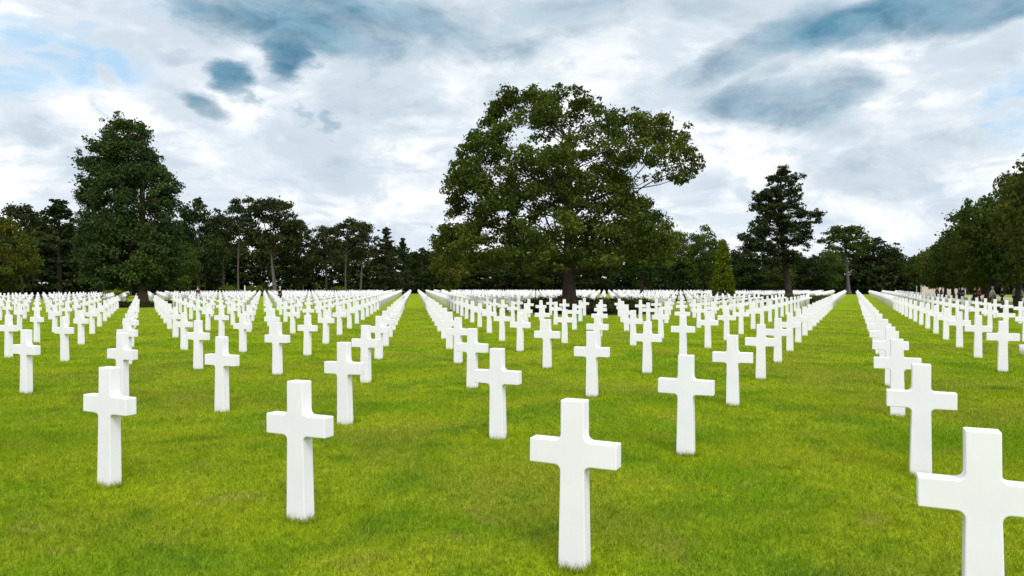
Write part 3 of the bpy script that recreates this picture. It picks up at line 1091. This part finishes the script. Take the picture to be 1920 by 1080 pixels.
pm = post_mesh()
for px, d, lab in ((459, 88, 'thin white post sticking up above the crosses below the slender pine'),
                   (1719, 120, 'left one of two thin white posts near the stone wall on the right'),
                   (1728, 120, 'right one of two thin white posts near the stone wall on the right')):
    o = mobj('white_post', pm); o.location = (at(px, d), d, 0); tag(o, lab, 'post')


# ------------------------------------------------------------------ people
def skin(name, verts, edges, radii, mat, root=0, lvl=1):
    me = bpy.data.meshes.new(name + '_rig')
    me.from_pydata(verts, edges, [])
    ob = bpy.data.objects.new(name + '_rig', me)
    COL.objects.link(ob)
    sk = ob.modifiers.new('s', 'SKIN')
    sk.use_smooth_shade = True
    sb = ob.modifiers.new('b', 'SUBSURF'); sb.levels = lvl; sb.render_levels = lvl
    lay = me.skin_vertices[0].data
    for k, r in enumerate(radii):
        lay[k].radius = r if isinstance(r, tuple) else (r, r)
        lay[k].use_root = (k == root)
    dg = bpy.context.evaluated_depsgraph_get(); dg.update()
    out = bpy.data.meshes.new_from_object(ob.evaluated_get(dg))
    bpy.data.objects.remove(ob)
    out.name = name
    out.materials.clear(); out.materials.append(mat)
    return out


def person_meshes(step):
    """step: how far the legs are apart; facing -y"""
    V = [(0, 0, .94), (0, 0, 1.10), (0, -.01, 1.28), (0, 0, 1.42), (0, 0, 1.50), (0, -.02, 1.60), (0, -.02, 1.72),
         (.17, 0, 1.39), (.22, .02 + step * .3, 1.12), (.22, -.06 + step * .5, .88), (.22, -.08 + step * .5, .80),
         (-.17, 0, 1.39), (-.22, .02 - step * .3, 1.12), (-.22, -.06 - step * .5, .88), (-.22, -.08 - step * .5, .80),
         (.09, 0, .88), (.10, -step * .45, .48), (.10, -step * .7 + .02, .09), (.10, -step * .7 - .14, .03),
         (-.09, 0, .88), (-.10, step * .35, .48), (-.10, step * .8 + .02, .09), (-.10, step * .8 - .14, .03)]
    E = [(0, 1), (1, 2), (2, 3), (3, 4), (4, 5), (5, 6), (3, 7), (7, 8), (8, 9), (9, 10), (3, 11), (11, 12), (12, 13), (13, 14),
         (0, 15), (15, 16), (16, 17), (17, 18), (0, 19), (19, 20), (20, 21), (21, 22)]
    rad = [(.14, .10), (.13, .09), (.15, .10), (.11, .08), .05, (.075, .09), (.06, .075), .055, .042, .03, .035, .055, .042, .03, .035,
           .085, .055, .04, .035, .085, .055, .04, .035]
    body = skin('body', V, E, rad, skinm)
    g = .018
    top_i = [0, 1, 2, 3, 7, 8, 9, 11, 12, 13]
    mp = {k: n for n, k in enumerate(top_i)}
    top = skin('jacket', [V[k] for k in top_i], [(mp[a], mp[b]) for a, b in E if a in mp and b in mp],
               [tuple(x + g for x in (rad[k] if isinstance(rad[k], tuple) else (rad[k],) * 2)) for k in top_i], cloth[0])
    leg_i = [0, 15, 16, 17, 19, 20, 21]
    mp2 = {k: n for n, k in enumerate(leg_i)}
    leg = skin('trousers', [V[k] for k in leg_i], [(mp2[a], mp2[b]) for a, b in E if a in mp2 and b in mp2],
               [tuple(x + g for x in (rad[k] if isinstance(rad[k], tuple) else (rad[k],) * 2)) for k in leg_i], cloth[1])
    bm = bmesh.new()
    bmesh.ops.create_uvsphere(bm, u_segments=12, v_segments=8, radius=.112)
    for v in bm.verts:
        v.co.y *= 1.12
        if v.co.z < 0 and v.co.y < .02: v.co *= 0.6
    hair = bpy.data.meshes.new('hair')
    bmesh.ops.translate(bm, verts=bm.verts, vec=(0, .0, 1.70)); bm.to_mesh(hair); bm.free(); hair.materials.append(cloth[2])
    return body, top, leg, hair


skinm = plain('skin', (0.55, 0.36, 0.27), (0.48, 0.30, 0.22), 8, 0.6)
cloth = [plain('cloth', (.05, .05, .06)), plain('trouser cloth', (.04, .04, .05)), plain('hair', (.05, .035, .025))]
PM = [person_meshes(0.0), person_meshes(0.28)]
cl = {n: plain(n, c, None, 12, 0.9) for n, c in {
    'black cloth': (.018, .018, .022), 'navy cloth': (.03, .035, .08), 'red cloth': (.30, .04, .04), 'grey cloth': (.22, .22, .24),
    'pale cloth': (.55, .55, .58), 'maroon cloth': (.12, .02, .03), 'tan cloth': (.32, .24, .16), 'denim': (.05, .07, .13), 'grey hair': (.4, .4, .4),
    'brown hair': (.06, .035, .02), 'red hair': (.2, .07, .03)}.items()}


def person(px, d, rz, walk, top, legs, hair, label, group=None):
    root = empty('person', (at(px, d), d, 0), rz)
    ms = PM[1 if walk else 0]
    for nm, me, mt in (('body', ms[0], None), ('jacket', ms[1], top), ('trousers', ms[2], legs), ('hair', ms[3], hair)):
        o = mobj(nm, me, root)
        if mt:
            o.material_slots[0].link = 'OBJECT'
            o.material_slots[0].material = cl[mt]
    tag(root, label, 'person', group)


person(525, 76, 2.6, False, 'black cloth', 'black cloth', 'grey hair', 'grey haired person in dark clothes standing among the crosses on the left')
person(371, 90, 0.8, True, 'maroon cloth', 'black cloth', 'red hair', 'person in a maroon top walking behind the crosses left of the slender pine')
GP = 'visitors walking under the right hand trees'
for px, d, rz, wk, t, l, h, lab in [
    (1757, 96, 1.5, True, 'navy cloth', 'denim', 'brown hair', 'visitor in a navy top in front of the stone wall'),
    (1765, 98, 1.2, True, 'maroon cloth', 'black cloth', 'brown hair', 'visitor in a maroon top in front of the stone wall'),
    (1799, 90, 4.4, True, 'navy cloth', 'black cloth', 'brown hair', 'visitor in navy at the right end of the stone wall'),
    (1806, 88, 4.7, False, 'black cloth', 'denim', 'brown hair', 'visitor in a black top and denim right of the stone wall'),
    (1828, 80, 1.6, True, 'black cloth', 'black cloth', 'brown hair', 'visitor all in black walking under the right hand trees'),
    (1836, 78, 1.4, True, 'red cloth', 'black cloth', 'brown hair', 'visitor in a red top walking under the right hand trees'),
    (1861, 70, 1.5, True, 'pale cloth', 'tan cloth', 'grey hair', 'visitor in a pale top behind the bright yellow green shrub'),
    (1879, 72, 4.6, True, 'navy cloth', 'black cloth', 'brown hair', 'visitor in navy right of the pale topped one, near the shrub'),
    (1902, 66, 1.5, False, 'grey cloth', 'denim', 'brown hair', 'visitor in a grey top near the right edge of the photo'),
    (1914, 66, 4.6, True, 'pale cloth', 'denim', 'brown hair', 'visitor in a pale top at the very right edge of the photo'),
]:
    person(px, d, rz, wk, t, l, h, lab, GP)

# ------------------------------------------------------------------ sky and light
SUN_EL, SUN_AZ = R(50), R(163)        # azimuth measured from +Y towards +X: behind the camera


def build_world():
    wd = bpy.data.worlds.new('World')
    scene.world = wd
    wd.use_nodes = True
    nt = wd.node_tree
    for n in list(nt.nodes): nt.nodes.remove(n)
    out = N(nt, 'ShaderNodeOutputWorld'); bg = N(nt, 'ShaderNodeBackground')
    bg.inputs['Strength'].default_value = 0.1
    sky = N(nt, 'ShaderNodeTexSky', sky_type='NISHITA')
    sky.sun_disc = False
    sky.sun_elevation = SUN_EL
    sky.sun_rotation = SUN_AZ
    tc = N(nt, 'ShaderNodeTexCoord')
    vec = tc.outputs['Generated']
    sep = N(nt, 'ShaderNodeSeparateXYZ'); nt.links.new(vec, sep.inputs[0])
    X, Y, Z = sep.outputs
    az = math_(nt, 'ARCTAN2', X, Y)
    el = math_(nt, 'ARCSINE', Z)
    # flattened coordinates for cloud texture
    mp = N(nt, 'ShaderNodeMapping'); nt.links.new(vec, mp.inputs['Vector']); mp.inputs['Scale'].default_value = (1.0, 1.0, 2.3)
    cv = mp.outputs[0]
    warp = N(nt, 'ShaderNodeTexNoise'); nt.links.new(cv, warp.inputs['Vector']); warp.inputs['Scale'].default_value = 10.0; warp.inputs['Detail'].default_value = 8.0; warp.inputs['Roughness'].default_value = 0.62
    ws = N(nt, 'ShaderNodeSeparateXYZ'); nt.links.new(warp.outputs['Color'], ws.inputs[0])
    wa = math_(nt, 'SUBTRACT', ws.outputs[0], 0.5); wb = math_(nt, 'SUBTRACT', ws.outputs[1], 0.5)
    azw = math_(nt, 'MULTIPLY_ADD', wa, 0.17, az)
    elw = math_(nt, 'MULTIPLY_ADD', wb, 0.085, el)
    azc = math_(nt, 'MULTIPLY_ADD', wa, 0.075, az); elc = math_(nt, 'MULTIPLY_ADD', wb, 0.045, el)
    fluff = noise(nt, cv, 5.0, 7.0, 0.58, 0.3)
    wisp = noise(nt, cv, 13.0, 6.0, 0.62, 0.5)

    def blob(px, py, rx, ry, rot=0.0, soft=1.0, calm=False):
        a0 = math.atan((px - 960) / F); ca = math.cos(a0)
        e0 = math.atan((HOR - py) / F * ca)
        ra, re = rx / F * ca * ca, ry / F * ca
        c, s_ = math.cos(R(rot)), math.sin(R(rot))
        da = math_(nt, 'SUBTRACT', azc if calm else azw, a0); de = math_(nt, 'SUBTRACT', elc if calm else elw, e0)
        u = math_(nt, 'ADD', math_(nt, 'MULTIPLY', da, c / ra), math_(nt, 'MULTIPLY', de, s_ / ra))
        v = math_(nt, 'ADD', math_(nt, 'MULTIPLY', da, -s_ / re), math_(nt, 'MULTIPLY', de, c / re))
        q = math_(nt, 'ADD', math_(nt, 'MULTIPLY', u, u), math_(nt, 'MULTIPLY', v, v))
        return remap(nt, q, 1.0 + 0.9 * soft, max(0.0, 0.9 - 0.9 * soft))

    def total(items):
        acc = None
        for px, py, rx, ry, rot, soft, st, *calm in items:
            b = math_(nt, 'MULTIPLY', blob(px, py, rx, ry, rot, soft, bool(calm)), st)
            acc = b if acc is None else math_(nt, 'MAXIMUM', acc, b)
        return acc

    # clear patches where the blue shows
    holes = total([(125, 105, 140, 46, -4, 1, 0.95), (20, 150, 70, 26, 0, 1, 0.8), (1905, 205, 50, 70, 0, 1, 0.9), (330, 8, 90, 16, 0, 1, 0.5), (20, 30, 60, 14, 0, 1, 0.4)])
    # grey veils and teal undersides of the thick clouds
    veil = total([(820, 70, 330, 110, 0, 1, 0.95), (1130, 60, 340, 80, 0, 1, 0.75), (1290, 140, 150, 60, 0, 1, 0.8), (1480, 176, 172, 60, 4, 0.4, 1.0, 1),
                  (1690, 300, 200, 60, 12, 1, 0.75), (730, 185, 140, 60, 0, 1, 0.75), (620, 310, 130, 50, -20, 1, 0.65), (690, 378, 30, 26, 0, 0.9, 0.7),
                  (15, 245, 100, 30, 0, 1, 0.75), (330, 190, 80, 36, 0, 1, 0.65), (600, 230, 40, 26, 0, 1, 0.7), (800, 330, 80, 30, 0, 1, 0.4),
                  (1800, 120, 200, 50, 10, 1, 0.65), (330, 100, 60, 16, 0, 1, 0.55), (480, 40, 200, 52, -14, 1, 0.8), (1560, 250, 220, 30, 0, 1, 0.55), (560, 30, 350, 70, 0, 1, 0.8),
                  (1340, 330, 60, 18, 0, 1, 0.4), (140, 330, 120, 24, 0, 1, 0.45), (1780, 220, 120, 36, 14, 1, 0.6)])
    teal = total([(600, 32, 230, 56, 0, 1, 1.0), (430, 28, 130, 30, -12, 1, 0.7), (530, 105, 50, 52, 30, 1, 1.0), (740, 40, 150, 44, 0, 1, 0.8), (437, 148, 46, 28, -24, 0.75, 1.0, 1),
                  (392, 197, 54, 21, -16, 0.85, 0.9, 1), (475, 178, 30, 10, -25, 1, 0.6), (1640, 34, 300, 44, 9, 0.8, 1.0, 1), (1430, 85, 150, 34, 18, 1, 0.85, 1), (1830, 18, 160, 40, 9, 0.7, 1.0, 1), (1475, 192, 170, 46, 3, 0.9, 0.78, 1),
                  (602, 232, 24, 18, 0, 1, 0.5), (1340, 115, 100, 24, 20, 1, 0.55), (830, 45, 150, 60, 0, 1, 0.6), (1010, 25, 160, 34, 0, 1, 0.4), (1560, 60, 190, 44, 12, 1, 0.85, 1), (545, 215, 14, 20, 0, 1, 0.35)])
    white = mixc(nt, remap(nt, fluff, 0.40, 0.64), (5.6, 6.2, 6.8), (9.2, 9.2, 9.25))
    white = mixc(nt, remap(nt, wisp, 0.45, 0.66, 0.0, 0.75), white, (4.5, 5.25, 6.0))
    grey = mixc(nt, remap(nt, wisp, 0.3, 0.7), (2.75, 3.75, 4.5), (5.1, 5.8, 6.4))
    dark = mixc(nt, remap(nt, wisp, 0.3, 0.72), (0.42, 1.5, 2.45), (1.5, 3.05, 4.1))
    thin = math_(nt, 'MULTIPLY', holes, remap(nt, wisp, 0.64, 0.42))
    c = mixc(nt, math_(nt, 'MULTIPLY', veil, remap(nt, fluff, 0.72, 0.32, 0.45, 1.0)), white, grey)
    bluesky = mixc(nt, 0.7, sky.outputs[0], (3.9, 6.0, 7.8))
    c = mixc(nt, thin, c, bluesky)
    c = mixc(nt, math_(nt, 'MULTIPLY', teal, remap(nt, fluff, 0.75, 0.3, 0.6, 1.0)), c, dark)
    # towards and below the horizon the air is pale
    c = mixc(nt, remap(nt, el, 0.05, -0.02), c, (6.6, 6.9, 7.2))
    # boost added to the unseen clouds round the sun behind the camera, for light
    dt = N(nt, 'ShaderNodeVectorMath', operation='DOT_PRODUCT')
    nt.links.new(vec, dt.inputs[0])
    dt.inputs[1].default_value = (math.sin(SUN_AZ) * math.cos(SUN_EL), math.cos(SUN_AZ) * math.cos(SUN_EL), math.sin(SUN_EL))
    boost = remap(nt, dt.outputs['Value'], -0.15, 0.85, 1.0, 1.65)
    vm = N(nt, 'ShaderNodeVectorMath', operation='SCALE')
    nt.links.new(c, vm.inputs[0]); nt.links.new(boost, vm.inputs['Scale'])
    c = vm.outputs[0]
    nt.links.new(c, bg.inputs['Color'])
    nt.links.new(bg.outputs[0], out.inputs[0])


build_world()
sl = bpy.data.lights.new('sun', 'SUN')
sl.energy = 1.5
sl.angle = R(22)
sl.color = (1.0, 0.96, 0.90)
so = link(bpy.data.objects.new('sun', sl))
dirv = Vector((math.sin(SUN_AZ) * math.cos(SUN_EL), math.cos(SUN_AZ) * math.cos(SUN_EL), math.sin(SUN_EL)))
so.rotation_euler = dirv.to_track_quat('Z', 'Y').to_euler()
so.location = dirv * 60

cam = bpy.data.cameras.new('camera')
cam.sensor_width = 36.0
cam.lens = 36.0 * F / 1920.0
cam.clip_start = 0.05
cam.clip_end = 6000.0
co = link(bpy.data.objects.new('camera', cam))
co.location = (0, 0, EYE)
co.rotation_euler = (R(90) - math.atan((540 - HOR) / F), 0, 0)
scene.camera = co

scene.render.engine = 'CYCLES'
scene.cycles.max_bounces = 8
scene.cycles.diffuse_bounces = 4
scene.cycles.use_denoising = True
scene.cycles.denoiser = 'OPENIMAGEDENOISE'
scene.cycles.denoising_input_passes = 'RGB_ALBEDO_NORMAL'
scene.view_settings.view_transform = 'Standard'
scene.view_settings.look = 'None'
scene.view_settings.exposure = 0.44
scene.view_settings.gamma = 1.0
